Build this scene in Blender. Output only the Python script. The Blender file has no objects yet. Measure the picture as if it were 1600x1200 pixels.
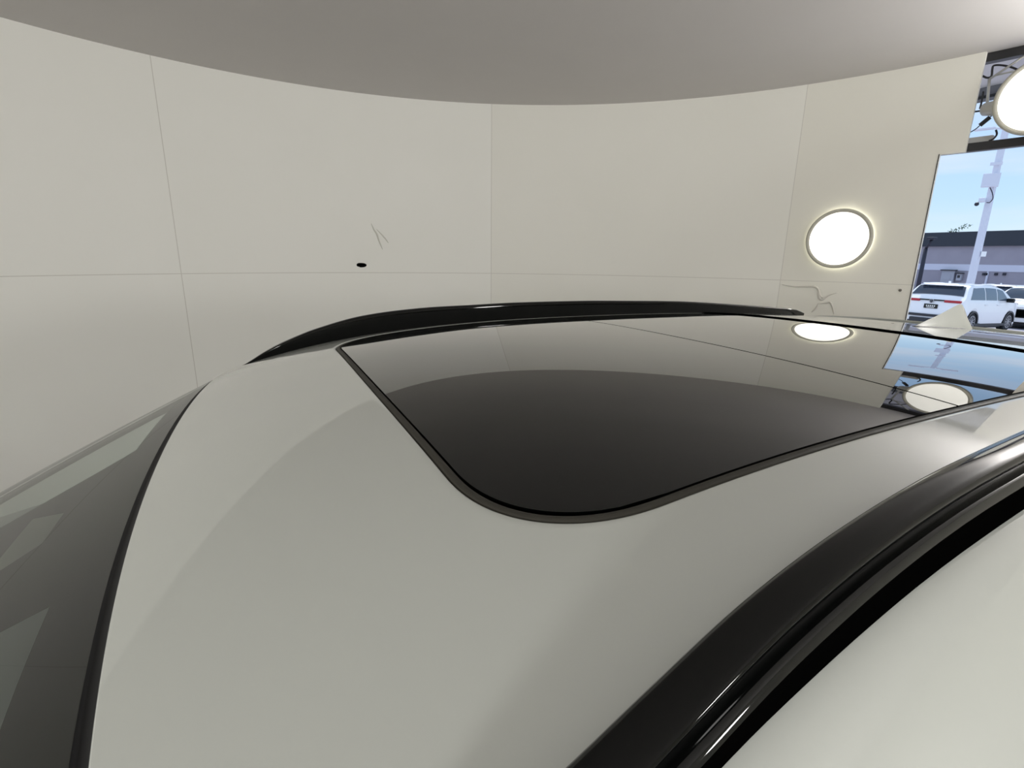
import bpy, bmesh, math, random
from mathutils import Vector, Matrix
random.seed(4)
C = bpy.context.scene.collection
sc = bpy.context.scene
# ------------------------------------------------------------------ camera, world, sun, exposure
Z0 = 1.555                                   # height of the roof's front edge above the floor
CAMP = Vector((0.1208, -0.6702, 0.2370 + Z0))
FPX, PITCH, ROLL, YAW = 790.66, math.radians(14.2056), math.radians(-0.8075), math.radians(26.6507)
_d = Vector((math.sin(YAW), math.cos(YAW), 0)); _r = Vector((math.cos(YAW), -math.sin(YAW), 0)); _z = Vector((0, 0, 1))
FW = _d*math.cos(PITCH) - _z*math.sin(PITCH); _U = _d*math.sin(PITCH) + _z*math.cos(PITCH)
RT = _r*math.cos(ROLL) - _U*math.sin(ROLL); UP = _U*math.cos(ROLL) + _r*math.sin(ROLL)
cd = bpy.data.cameras.new('camera'); cam = bpy.data.objects.new('camera', cd); C.objects.link(cam)
cd.sensor_fit = 'HORIZONTAL'; cd.sensor_width = 36; cd.lens = 36*FPX/1600; cd.clip_start = 0.01; cd.clip_end = 500
M = Matrix((RT, UP, -FW)).transposed().to_4x4(); M.translation = CAMP
cam.matrix_world = M
sc.camera = cam
sc.view_settings.view_transform = 'Standard'; sc.view_settings.look = 'None'
sc.view_settings.gamma = 1.0; sc.view_settings.use_curve_mapping = False
sc.view_settings.exposure = 0.0
try:
    sc.cycles.use_denoising = True; sc.cycles.max_bounces = 12; sc.cycles.diffuse_bounces = 6; sc.cycles.sample_clamp_indirect = 6
except Exception: pass

w = bpy.data.worlds.new('sky'); sc.world = w; w.use_nodes = True
nt = w.node_tree; nt.nodes.clear()
tc = nt.nodes.new('ShaderNodeTexCoord'); sp = nt.nodes.new('ShaderNodeSeparateXYZ'); cr = nt.nodes.new('ShaderNodeValToRGB')
nz = nt.nodes.new('ShaderNodeTexNoise'); mpn = nt.nodes.new('ShaderNodeMapping'); mpn.inputs['Scale'].default_value = (1.2, 1.2, 9)
crn = nt.nodes.new('ShaderNodeValToRGB'); mixn = nt.nodes.new('ShaderNodeMixRGB')
bg = nt.nodes.new('ShaderNodeBackground'); wo = nt.nodes.new('ShaderNodeOutputWorld')
L = nt.links
L.new(tc.outputs['Generated'], sp.inputs[0]); L.new(sp.outputs['Z'], cr.inputs[0])
cr.color_ramp.elements[0].position = 0.0; cr.color_ramp.elements[0].color = (0.74, 0.87, 0.97, 1)
cr.color_ramp.elements[1].position = 0.9; cr.color_ramp.elements[1].color = (0.55, 0.70, 0.95, 1)
e = cr.color_ramp.elements.new(0.09); e.color = (0.52, 0.74, 0.97, 1)
e = cr.color_ramp.elements.new(0.22); e.color = (0.42, 0.64, 0.95, 1)
L.new(tc.outputs['Generated'], mpn.inputs[0]); L.new(mpn.outputs[0], nz.inputs['Vector']); nz.inputs['Scale'].default_value = 2.0; nz.inputs['Detail'].default_value = 5
L.new(nz.outputs['Fac'], crn.inputs[0])
crn.color_ramp.elements[0].position = 0.47; crn.color_ramp.elements[0].color = (0, 0, 0, 1)
crn.color_ramp.elements[1].position = 0.72; crn.color_ramp.elements[1].color = (0.7, 0.7, 0.7, 1)
L.new(crn.outputs[0], mixn.inputs[0]); L.new(cr.outputs[0], mixn.inputs[1]); mixn.inputs[2].default_value = (0.78, 0.82, 0.93, 1)
L.new(mixn.outputs[0], bg.inputs[0]); L.new(bg.outputs[0], wo.inputs[0]); bg.inputs[1].default_value = 1.1

sl = bpy.data.lights.new('sun', 'SUN'); sl.energy = 3.6; sl.angle = math.radians(0.6); sl.color = (1, 0.96, 0.9)
so = bpy.data.objects.new('sun', sl); C.objects.link(so)
so.rotation_euler = Vector((0.52, 0.30, 0.80)).to_track_quat('Z', 'Y').to_euler()

LAMP_E = 1.05                                # the two lamps in view; the ones behind the camera are stronger
ROOM_E = 128.0

# ------------------------------------------------------------------ materials
def mat(name, col, rough=0.5, metal=0.0, coat=0.0, spec=0.5, emit=None, es=0.0, noise=0.0, nscale=8.0, bump=0.0, bscale=200.0, coat_rough=0.02, ior=1.5):
    m = bpy.data.materials.new(name); m.use_nodes = True
    n = m.node_tree.nodes; l = m.node_tree.links; b = n['Principled BSDF']
    b.inputs['Base Color'].default_value = (*col, 1); b.inputs['Roughness'].default_value = rough
    b.inputs['Metallic'].default_value = metal; b.inputs['Coat Weight'].default_value = coat
    b.inputs['Coat Roughness'].default_value = coat_rough; b.inputs['Specular IOR Level'].default_value = spec
    b.inputs['IOR'].default_value = ior
    if emit: b.inputs['Emission Color'].default_value = (*emit, 1); b.inputs['Emission Strength'].default_value = es
    if noise:
        t = n.new('ShaderNodeTexNoise'); g = n.new('ShaderNodeNewGeometry'); l.new(g.outputs['Position'], t.inputs['Vector'])
        t.inputs['Scale'].default_value = nscale; t.inputs['Detail'].default_value = 6
        x = n.new('ShaderNodeMixRGB'); x.inputs[1].default_value = tuple(c*(1-noise) for c in col) + (1,); x.inputs[2].default_value = tuple(min(1, c*(1+noise)) for c in col) + (1,)
        l.new(t.outputs['Fac'], x.inputs[0]); l.new(x.outputs[0], b.inputs['Base Color'])
    if bump:
        t = n.new('ShaderNodeTexNoise'); t.inputs['Scale'].default_value = bscale; g = n.new('ShaderNodeNewGeometry'); l.new(g.outputs['Position'], t.inputs['Vector'])
        u = n.new('ShaderNodeBump'); u.inputs['Strength'].default_value = bump; u.inputs['Distance'].default_value = 0.001
        l.new(t.outputs['Fac'], u.inputs['Height']); l.new(u.outputs[0], b.inputs['Normal'])
    return m

def glass_mat(name, tint, ior=1.5, rough=0.0):
    m = bpy.data.materials.new(name); m.use_nodes = True
    n = m.node_tree.nodes; l = m.node_tree.links; n.clear()
    o = n.new('ShaderNodeOutputMaterial'); mx = n.new('ShaderNodeMixShader'); f = n.new('ShaderNodeFresnel'); f.inputs[0].default_value = ior
    t = n.new('ShaderNodeBsdfTransparent'); t.inputs[0].default_value = (*tint, 1); g = n.new('ShaderNodeBsdfGlossy'); g.inputs['Roughness'].default_value = rough
    l.new(f.outputs[0], mx.inputs[0]); l.new(t.outputs[0], mx.inputs[1]); l.new(g.outputs[0], mx.inputs[2]); l.new(mx.outputs[0], o.inputs[0])
    return m

WX, WY, WR = 0.789, 0.396, 4.090            # the drum: centre and radius
H_CEIL = 1.792 + 1.40
def wall_material():
    m = bpy.data.materials.new('white_wall_panels'); m.use_nodes = True
    n = m.node_tree.nodes; l = m.node_tree.links; b = n['Principled BSDF']; b.inputs['Roughness'].default_value = 0.6
    b.inputs['Specular IOR Level'].default_value = 0.25
    g = n.new('ShaderNodeNewGeometry'); s = n.new('ShaderNodeSeparateXYZ'); l.new(g.outputs['Position'], s.inputs[0])
    def mth(op, a, c=None, d=None):
        q = n.new('ShaderNodeMath'); q.operation = op
        for i, v in enumerate((a, c, d)):
            if v is None: continue
            if isinstance(v, (int, float)): q.inputs[i].default_value = v
            else: l.new(v, q.inputs[i])
        return q.outputs[0]
    x = mth('SUBTRACT', s.outputs['X'], WX); y = mth('SUBTRACT', s.outputs['Y'], WY)
    a = mth('ARCTAN2', y, x)
    a = mth('SUBTRACT', a, math.radians(29.46)); k = mth('DIVIDE', a, math.radians(38.8))
    fr = mth('SUBTRACT', k, mth('ROUND', k)); dist = mth('MULTIPLY', mth('ABSOLUTE', fr), math.radians(38.8)*WR)
    v = mth('LESS_THAN', dist, 0.0028)
    h = mth('LESS_THAN', mth('ABSOLUTE', mth('SUBTRACT', s.outputs['Z'], 1.6145)), 0.0026)
    seam = mth('MAXIMUM', v, h)
    cl = n.new('ShaderNodeClamp'); l.new(mth('DIVIDE', mth('SUBTRACT', 1.0, mth('FLOOR', k)), 2.0), cl.inputs[0]); par = cl.outputs[0]   # panels step darker and warmer rightward: slight own tone plus painted light falloff
    t = n.new('ShaderNodeTexNoise'); t.inputs['Scale'].default_value = 1.3; t.inputs['Detail'].default_value = 7; l.new(g.outputs['Position'], t.inputs['Vector'])
    mx = n.new('ShaderNodeMixRGB'); mx.inputs[1].default_value = (0.79, 0.786, 0.742, 1); mx.inputs[2].default_value = (0.825, 0.82, 0.785, 1); l.new(t.outputs['Fac'], mx.inputs[0])
    m2 = n.new('ShaderNodeMixRGB'); m2.blend_type = 'MULTIPLY'; m2.inputs[0].default_value = 1.0
    mp = n.new('ShaderNodeMixRGB'); mp.inputs[1].default_value = (1, 1, 1, 1); mp.inputs[2].default_value = (0.92, 0.91, 0.875, 1); l.new(par, mp.inputs[0])
    l.new(mx.outputs[0], m2.inputs[1]); l.new(mp.outputs[0], m2.inputs[2])
    m3 = n.new('ShaderNodeMixRGB'); l.new(seam, m3.inputs[0]); l.new(m2.outputs[0], m3.inputs[1]); m3.inputs[2].default_value = (0.60, 0.585, 0.54, 1)
    l.new(m3.outputs[0], b.inputs['Base Color'])
    return m
M_wall = wall_material()
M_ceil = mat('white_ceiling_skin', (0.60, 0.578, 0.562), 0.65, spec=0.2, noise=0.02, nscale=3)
M_floor = mat('grey_floor', (0.30, 0.30, 0.30), 0.3, noise=0.03)
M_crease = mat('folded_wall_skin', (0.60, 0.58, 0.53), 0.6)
M_scuff = mat('grey_scuff', (0.60, 0.59, 0.54), 0.7)
M_black = mat('black_paint', (0.012, 0.012, 0.014), 0.45)
M_hole = mat('hole_black', (0.002, 0.002, 0.002), 0.9, spec=0.0)
M_paint = mat('white_car_paint', (0.445, 0.462, 0.438), 0.42, coat=1.0, spec=0.35, coat_rough=0.015, bump=0.0)
M_gloss = mat('gloss_black', (0.0025, 0.003, 0.003), 0.04, spec=0.45)
M_rail = mat('gloss_black_rail', (0.001, 0.0012, 0.0012), 0.05, spec=0.5, ior=1.36)
M_roofglass = mat('dark_roof_glass', (0.0006, 0.0008, 0.0008), 0.012, spec=0.5, ior=1.27, coat=1.0, coat_rough=0.01)
M_roofglass.node_tree.nodes['Principled BSDF'].inputs['Coat IOR'].default_value = 1.27
M_rubber = mat('seal_rubber', (0.040, 0.038, 0.032), 0.55, spec=0.25, ior=1.3)
M_rubber2 = mat('black_rubber', (0.006, 0.006, 0.007), 0.55, spec=0.3)
M_rubber3 = mat('matt_black_rubber', (0.001, 0.001, 0.001), 0.9, spec=0.0)
M_frit = mat('black_frit', (0.020, 0.018, 0.017), 0.5, spec=0.2)
M_wglass = glass_mat('windshield_glass', (0.84, 0.90, 0.86))
M_sglass = glass_mat('side_glass', (0.70, 0.76, 0.73))
M_cabin = mat('cabin_grey', (0.24, 0.25, 0.22), 0.8)
M_dash = mat('dashboard_dark', (0.22, 0.225, 0.20), 0.7)
M_tyre = mat('tyre_rubber', (0.012, 0.012, 0.013), 0.8)
M_alloy = mat('alloy_grey', (0.35, 0.35, 0.37), 0.35, metal=0.7)
M_chrome = mat('chrome', (0.75, 0.75, 0.77), 0.12, metal=1.0)
M_red = mat('red_lens', (0.45, 0.02, 0.03), 0.25)
M_plast = mat('dark_plastic', (0.03, 0.03, 0.035), 0.5)
M_carwhite = mat('white_parked_paint', (0.93, 0.93, 0.94), 0.3, coat=0.8)
M_carblue = mat('pale_blue_parked_paint', (0.42, 0.55, 0.68), 0.3, coat=0.8)
M_cwin = mat('parked_car_window', (0.02, 0.035, 0.06), 0.05, spec=0.8)
M_cwin2 = mat('parked_car_side_window', (0.10, 0.13, 0.17), 0.08, spec=0.8)
M_rim = mat('lamp_rim_grey', (0.42, 0.41, 0.35), 0.4)
M_diff = mat('lamp_diffuser', (0.9, 0.9, 0.85), 0.5, emit=(1.0, 0.975, 0.90), es=LAMP_E)
M_diffs = [mat('lamp_diffuser_%s' % n_, (0.9, 0.9, 0.88), 0.5, emit=c_, es=ROOM_E*k_) for n_, c_, k_ in (
    ('near', (1.0, 0.988, 0.96), 0.8), ('near_left', (1.0, 0.988, 0.96), 0.75), ('left', (1.0, 0.985, 0.95), 0.8), ('high', (1.0, 0.985, 0.975), 1.6))]  # the high one belongs to the lamp added to brighten the ceiling
M_halo = mat('added_lamp_halo', (0.9, 0.9, 0.8), 0.5, emit=(1.0, 0.97, 0.80), es=3.6)
M_asphalt = mat('pale_asphalt', (0.40, 0.385, 0.43), 0.9, noise=0.15, nscale=3)
M_line = mat('parking_line_white', (0.85, 0.85, 0.85), 0.7)
M_brick = mat('mauve_block_wall', (0.36, 0.33, 0.38), 0.9, noise=0.10, nscale=1.2)
M_fascia = mat('dark_fascia', (0.028, 0.034, 0.048), 0.6, noise=0.1, nscale=1)
M_stripe = mat('pale_stripe', (0.66, 0.66, 0.76), 0.8)
M_box = mat('utility_grey', (0.42, 0.42, 0.47), 0.6)
M_pole = mat('pole_pale_grey', (0.70, 0.71, 0.80), 0.5)
M_poledark = mat('pole_dark', (0.02, 0.02, 0.035), 0.5)
M_soffit = mat('soffit_pale', (0.55, 0.53, 0.54), 0.8)
M_soffit2 = mat('soffit_grey', (0.16, 0.16, 0.18), 0.8)
M_bracket = mat('bracket_grey', (0.50, 0.50, 0.48), 0.4, metal=0.3)
M_leaf = mat('leaf_green', (0.10, 0.16, 0.09), 0.8)
M_bark = mat('bark', (0.16, 0.13, 0.10), 0.9)
M_psu = mat('power_box_grey', (0.50, 0.49, 0.46), 0.5)

M_paint.node_tree.nodes['Principled BSDF'].inputs['Coat IOR'].default_value = 1.62

# ------------------------------------------------------------------ helpers
def link(name, me, m, parent=None, kind=None, smooth=False):
    o = bpy.data.objects.new(name, me); C.objects.link(o)
    for mm in (m if isinstance(m, (list, tuple)) else [m]): me.materials.append(mm)
    if smooth:
        for p_ in me.polygons: p_.use_smooth = True
    if parent: o.parent = parent
    if kind: o['kind'] = kind
    return o
def obj(name, bm, m, parent=None, kind=None, smooth=False, normals=True):
    if normals: bmesh.ops.recalc_face_normals(bm, faces=bm.faces)
    me = bpy.data.meshes.new(name); bm.to_mesh(me); bm.free()
    return link(name, me, m, parent, kind, smooth)
def pydata(name, v, f, m, parent=None, smooth=True, kind=None):
    me = bpy.data.meshes.new(name); me.from_pydata([tuple(q) for q in v], [], f); me.update()
    return link(name, me, m, parent, kind, smooth)
def thing(name, label, cat, loc=(0, 0, 0), rotz=0, group=None):
    o = bpy.data.objects.new(name, None); C.objects.link(o); o.location = loc; o.rotation_euler = (0, 0, rotz)
    o['label'] = label; o['category'] = cat
    if group: o['group'] = group
    return o
def tag(o, label, cat, group=None):
    o['label'] = label; o['category'] = cat
    if group: o['group'] = group
    return o
def box(bm, c, s, rz=0, ry=0, bevel=0):
    r = bmesh.ops.create_cube(bm, size=1); vs = r['verts']
    mt = Matrix.Translation(Vector(c)) @ Matrix.Rotation(rz, 4, 'Z') @ Matrix.Rotation(ry, 4, 'Y') @ Matrix.Diagonal((*s, 1))
    bmesh.ops.transform(bm, matrix=mt, verts=vs)
    if bevel:
        es = list({e_ for v in vs for e_ in v.link_edges})
        bmesh.ops.bevel(bm, geom=es, offset=bevel, segments=3, profile=0.5, affect='EDGES')
def tube(bm, pts, r, seg=10):
    pts = [Vector(q) for q in pts]; rr = r if isinstance(r, (list, tuple)) else [r]*len(pts)
    rings = []; ref = None
    for i, q in enumerate(pts):
        t = (pts[min(i+1, len(pts)-1)] - pts[max(i-1, 0)]).normalized()
        if ref is None: ref = t.orthogonal().normalized()
        ref = (ref - t*ref.dot(t)).normalized(); b_ = t.cross(ref)
        rings.append([bm.verts.new(q + (ref*math.cos(2*math.pi*k/seg) + b_*math.sin(2*math.pi*k/seg))*rr[i]) for k in range(seg)])
    for a, b_ in zip(rings[:-1], rings[1:]):
        for k in range(seg): bm.faces.new((a[k], a[(k+1) % seg], b_[(k+1) % seg], b_[k]))
    bm.faces.new(rings[0][::-1]); bm.faces.new(rings[-1])
def spline(pts, n=8):
    pts = [Vector(q) for q in pts]; out = []
    for i in range(len(pts)-1):
        p0, p1, p2, p3 = pts[max(i-1, 0)], pts[i], pts[i+1], pts[min(i+2, len(pts)-1)]
        for k in range(n):
            t = k/n
            out.append(0.5*((2*p1) + (p2-p0)*t + (2*p0-5*p1+4*p2-p3)*t*t + (3*p1-p0-3*p2+p3)*t**3))
    out.append(pts[-1]); return out
def grid_faces(n, m_, closed=False):
    f = []
    for i in range(n-1):
        for j in range(m_ if closed else m_-1):
            f.append((i*m_+j, i*m_+(j+1) % m_, (i+1)*m_+(j+1) % m_, (i+1)*m_+j))
    return f
def interp(x, xs, ys):
    if x <= xs[0]: return ys[0] + (x-xs[0])*(ys[1]-ys[0])/(xs[1]-xs[0])*0
    if x >= xs[-1]: return ys[-1]
    for i in range(len(xs)-1):
        if x <= xs[i+1]:                        # smooth (Catmull-Rom) interpolation
            t = (x-xs[i])/(xs[i+1]-xs[i]); h = xs[i+1]-xs[i]
            m0 = (ys[i+1]-ys[i-1])/(xs[i+1]-xs[i-1]) if i else (ys[1]-ys[0])/h
            m1 = (ys[i+2]-ys[i])/(xs[i+2]-xs[i]) if i+2 < len(xs) else (ys[i+1]-ys[i])/h
            return (2*t**3-3*t*t+1)*ys[i] + (t**3-2*t*t+t)*h*m0 + (-2*t**3+3*t*t)*ys[i+1] + (t**3-t*t)*h*m1
def ray(u, v):
    d = FW + RT*((u-800)/FPX) - UP*((v-600)/FPX); return d.normalized()
def at_r(u, v, r):                              # point seen at (u, v), standing at distance r from the drum's axis
    d = ray(u, v); ox, oy = CAMP.x-WX, CAMP.y-WY
    a = d.x**2+d.y**2; b = ox*d.x+oy*d.y; c = ox*ox+oy*oy-r*r
    return CAMP + d*((-b+math.sqrt(b*b-a*c))/a)
def at_x(u, v, X):
    d = ray(u, v); return CAMP + d*((X-CAMP.x)/d.x)
def cyl(a, r, z): return Vector((WX+r*math.cos(a), WY+r*math.sin(a), z))
def ang(y, r=WR): return math.asin((y-WY)/r)

# ------------------------------------------------------------------ the drum room
A_R = ang(0.67); A_L = ang(1.532); A_LU = ang(1.395); Z_HD = 2.556
T = 0.035
def wall_seg(bm, a0, a1, z0, z1, n):
    v = []
    for i in range(n+1):
        a = a0+(a1-a0)*i/n
        v.append([bm.verts.new(cyl(a, WR, z0)), bm.verts.new(cyl(a, WR, z1)), bm.verts.new(cyl(a, WR+T, z1)), bm.verts.new(cyl(a, WR+T, z0))])
    for i in range(n):
        for k in range(4): bm.faces.new((v[i][k], v[i][(k+1) % 4], v[i+1][(k+1) % 4], v[i+1][k]))
    bm.faces.new(v[0]); bm.faces.new(v[-1][::-1])
bm = bmesh.new()
wall_seg(bm, A_LU, A_R+2*math.pi, Z_HD, H_CEIL, 200)
wall_seg(bm, A_L, A_R+2*math.pi, 0, Z_HD, 200)
wall = obj('wall_back', bm, M_wall, kind='structure', smooth=False)
for p_ in wall.data.polygons:
    p_.use_smooth = abs(p_.normal.z) < 0.5 and p_.area < 1.0
try: wall.data.set_sharp_from_angle(angle=math.radians(35))
except Exception: pass

bm = bmesh.new()
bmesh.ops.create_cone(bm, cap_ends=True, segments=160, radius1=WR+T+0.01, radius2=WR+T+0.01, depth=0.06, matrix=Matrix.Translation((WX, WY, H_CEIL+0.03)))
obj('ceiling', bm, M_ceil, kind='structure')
bm = bmesh.new()
bmesh.ops.create_cone(bm, cap_ends=True, segments=160, radius1=WR+T, radius2=WR+T, depth=0.2, matrix=Matrix.Translation((WX, WY, -0.1)))
obj('floor', bm, M_floor, kind='structure')

# hole, scuffs, folds and a screw in the wall skin
def on_wall(u, v, off=0.002): return at_r(u, v, WR-off)
bm = bmesh.new()
hc = on_wall(565, 414.3); rad = Vector((hc.x-WX, hc.y-WY, 0)).normalized(); tan = Vector((-rad.y, rad.x, 0))
ring_in, ring_out, ring_b = [], [], []
for k in range(28):
    a = 2*math.pi*k/28; rx, rz_ = 0.047, 0.021
    q = math.cos(a); s_ = math.sin(a)
    rz_ *= 1+0.18*(-q)*0.6
    if 3.4 < a < 4.4: rz_ *= 0.78
    sgx = math.copysign(abs(q)**0.85, q); sgz = math.copysign(abs(s_)**0.85, s_)
    P_ = hc - tan*(rx*sgx) + Vector((0, 0, rz_*sgz))
    ring_in.append(bm.verts.new(P_)); ring_b.append(bm.verts.new(P_+rad*0.02))
for k in range(28): bm.faces.new((ring_in[k], ring_in[(k+1) % 28], ring_b[(k+1) % 28], ring_b[k]))
bm.faces.new(ring_in)
h_ = obj('wall_hole', bm, M_hole, wall); 
def strip(name, pts, wd, m, off=0.004, depth=0.006):
    bm = bmesh.new(); n = len(pts); sp_ = spline([on_wall(u, v, off) for u, v in pts], 6)
    k = len(sp_); rr = [wd*math.sin(math.pi*min(1, max(0.04, (i+0.4)/k)))**0.6 for i in range(k)]
    tube(bm, sp_, rr, 8)
    o = obj(name, bm, m, wall, smooth=True); return o
strip('fold', [(1222, 444.5), (1240, 447.5), (1258, 447.6), (1273, 448.2), (1279, 453), (1281, 462), (1288, 465), (1296, 461), (1309, 457)], 0.009, M_crease)
strip('fold', [(1279, 452), (1280, 463), (1284, 468), (1292, 463)], 0.011, M_crease)
strip('fold', [(1279, 474), (1290, 473.5), (1297, 472.5), (1301, 480), (1303, 491)], 0.008, M_crease)
strip('fold', [(1279, 474), (1274, 483), (1268, 488)], 0.007, M_crease)
strip('scuff', [(580, 349), (584, 358), (589, 366), (593, 378), (598, 390)], 0.008, M_scuff, 0.0, 0)
strip('scuff', [(588, 358), (596, 366), (603, 374), (607, 380)], 0.006, M_scuff, 0.0, 0)
bm = bmesh.new(); q = on_wall(1406.5, 453.5, 0.004); bmesh.ops.create_uvsphere(bm, u_segments=12, v_segments=8, radius=0.011, matrix=Matrix.Translation(q))
obj('screw_head', bm, mat('screw_dark', (0.10, 0.09, 0.08), 0.5), wall, smooth=True)

# header bar and beam across the door slot, canopy outside
def arc_box(bm, y0, y1, r0, r1, z0, z1, n=8):
    a0, a1 = ang(y0), ang(y1); v = []
    for i in range(n+1):
        a = a0+(a1-a0)*i/n
        v.append([bm.verts.new(cyl(a, r0, z0)), bm.verts.new(cyl(a, r0, z1)), bm.verts.new(cyl(a, r1, z1)), bm.verts.new(cyl(a, r1, z0))])
    for i in range(n):
        for k in range(4): bm.faces.new((v[i][k], v[i][(k+1) % 4], v[i+1][(k+1) % 4], v[i+1][k]))
    bm.faces.new(v[0]); bm.faces.new(v[-1][::-1])
bm = bmesh.new(); arc_box(bm, 0.55, 1.70, WR+T+0.002, WR+T+0.06, 2.562, 2.618)
obj('door_header', bm, M_black, kind='structure').name = 'trim_1'
bm = bmesh.new(); arc_box(bm, 0.45, 1.85, WR+T+0.002, WR+T+0.07, 3.135, 3.19)
obj('trim_2', bm, M_black, kind='structure')
bm = bmesh.new(); arc_box(bm, 1.5335, 1.5385, WR-0.004, WR+T+0.002, 0, 2.56, 1); obj('trim_3', bm, M_black, kind='structure')
bm = bmesh.new(); box(bm, (5.50, 1.0, 3.31), (1.20, 5, 0.06)); obj('ceiling_canopy', bm, M_soffit, kind='structure').name = 'trim_4'
bm = bmesh.new(); box(bm, (6.06, 1.0, 3.27), (0.10, 5, 0.12)); obj('trim_5', bm, M_soffit2, kind='structure')
bm = bmesh.new(); box(bm, (6.055, 1.0, 3.197), (0.12, 5, 0.025)); obj('trim_6', bm, M_black, kind='structure')

# ------------------------------------------------------------------ round lamps
def lamp(name, label, c, nrm, group, dia=0.475, m=None, glow=False):
    t = thing(name, label, 'lamp', c, 0, group)
    q = Vector(nrm).to_track_quat('Z', 'Y').to_matrix().to_4x4()
    R = dia/2
    prof = [(R-0.028, 0.030), (R-0.020, 0.040), (R-0.008, 0.042), (R, 0.034), (R, 0.004), (R-0.02, 0.0)]
    v = []; N = 96
    for (r_, z_) in prof:
        for k in range(N): v.append(q @ Vector((r_*math.cos(2*math.pi*k/N), r_*math.sin(2*math.pi*k/N), z_)))
    f = grid_faces(len(prof), N, True); f.append(tuple(range((len(prof)-1)*N, len(prof)*N)))
    pydata('rim', v, f, M_rim, t, smooth=True)
    v = []; rs = [0.001, 0.06, 0.12, 0.17, R-0.027]
    for r_ in rs:
        for k in range(N): v.append(q @ Vector((r_*math.cos(2*math.pi*k/N), r_*math.sin(2*math.pi*k/N), 0.031+0.006*(1-(r_/R)**2))))
    f = grid_faces(len(rs), N, True); f.append(tuple(range(N)))
    pydata('diffuser', v, f, m or M_diff, t, smooth=True)
    if glow:  # added glowing ring behind the rim, makes the halo on the wall
        v = []
        for r_, z_ in ((R-0.012, -0.002), (R-0.012, -0.012), (R-0.05, -0.012)):
            for k in range(N): v.append(q @ Vector((r_*math.cos(2*math.pi*k/N), r_*math.sin(2*math.pi*k/N), z_)))
        pydata('added_halo_ring', v, grid_faces(3, N, True), M_halo, t, smooth=True)
    return t
def inward(p_, up=0): 
    v = Vector((WX-p_.x, WY-p_.y, 0)).normalized(); v.z = up; return v.normalized()
g_l = 'round lamps hung around the drum wall'
p1 = cyl(math.atan2(2.05-WY, 4.53-WX), WR-0.03, 1.966)
l1 = lamp('round_lamp', 'round glowing lamp mounted on the white curved wall left of the doorway', p1, inward(p1), g_l, glow=True)
bm = bmesh.new(); q = inward(p1).to_track_quat('Z', 'Y').to_matrix().to_4x4()
bmesh.ops.create_cone(bm, cap_ends=True, segments=32, radius1=0.12, radius2=0.12, depth=0.028, matrix=q @ Matrix.Translation((0, 0, -0.014))); obj('mount', bm, M_rim, l1)
p2 = cyl(ang(1.062), WR-0.02, 2.846)
l2 = lamp('round_lamp', 'round glowing lamp hanging on a bracket high in the doorway opening', p2, inward(p2), g_l)
# bracket, connector and cables of the door lamp (world points made local to the lamp)
def loc(p_, o=p2): return Vector(p_)-Vector(o)
RB = WR+0.06
bm = bmesh.new()
tube(bm, [loc(at_r(1542, 168, RB)), loc(at_r(1546, 123, RB))], 0.009)
obj('bracket_bar', bm, M_bracket, l2, smooth=True)
bm = bmesh.new(); tube(bm, [loc(at_r(1546, 124, RB)), loc(at_r(1606, 84, RB))], 0.008); obj('bracket_bar', bm, M_bracket, l2, smooth=True)
bm = bmesh.new(); tube(bm, [loc(at_r(1556, 118, RB)), loc(at_r(1604, 107, RB))], 0.006); obj('bracket_bar', bm, M_bracket, l2, smooth=True)
bm = bmesh.new(); tube(bm, [loc(at_r(1532, 174, RB)), loc(at_r(1538, 172, RB)), loc(at_r(1539, 171, RB)), loc(at_r(1552, 169, WR+0.03)), loc(at_r(1562, 168, WR))], [0.022, 0.030, 0.042, 0.048, 0.048], 20); obj('connector', bm, M_bracket, l2, smooth=False)
bm = bmesh.new(); tube(bm, [loc(at_r(1523, 174.5, RB)), loc(at_r(1534, 173, RB))], 0.006); obj('plug_pin', bm, M_black, l2, smooth=True)
for pts, r_ in (([(1534, 118), (1542, 121.5), (1549, 119), (1550.5, 108), (1553, 102.5), (1565, 102), (1580, 105), (1592, 110)], 0.0065),
                ([(1536.5, 143), (1534, 158), (1531, 170)], 0.006),
                ([(1551, 180), (1540, 188), (1531, 196), (1524, 202), (1512, 209)], 0.0035),
                ([(1556, 203), (1557.5, 210), (1552, 217), (1545, 220)], 0.006)):
    bm = bmesh.new(); tube(bm, spline([loc(at_r(u, v, RB+0.005)) for u, v in pts], 5), r_, 8); obj('cable', bm, M_black, l2, smooth=True)
bm = bmesh.new(); tube(bm, [loc(at_r(1547, 183, RB)), loc(at_r(1531, 196, RB))], 0.014, 12); obj('inline_plug', bm, M_black, l2, smooth=False)
c_ = at_r(1525, 217, RB+0.01)
bm = bmesh.new(); box(bm, (0, 0, 0), (0.05, 0.26, 0.05), rz=ang(1.3), bevel=0.006)
ps = obj('power_supply_box', bm, M_psu); ps.location = (c_.x+0.06, c_.y+0.06, 2.618+0.026); tag(ps, 'slim grey power box lying on the black header bar under the doorway lamp', 'box')
for a, md in ((-72, M_diffs[0]), (-120, M_diffs[1]), (-152, M_diffs[2])):
    a = math.radians(a); p_ = cyl(a, WR-0.03, 1.966)
    lamp('round_lamp', 'round glowing lamp on the curved wall behind the camera, beside the car', p_, inward(p_), 'strong round lamps behind the camera', m=md)

p_ = cyl(math.radians(-8), WR-0.20, 2.80)  # added unseen lamp, tilted up to brighten the right-hand ceiling
lamp('round_lamp', 'unseen round lamp added near the ceiling right of the doorway to brighten it', p_, inward(p_, 1.0), 'strong round lamps behind the camera', m=M_diffs[3])

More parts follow.
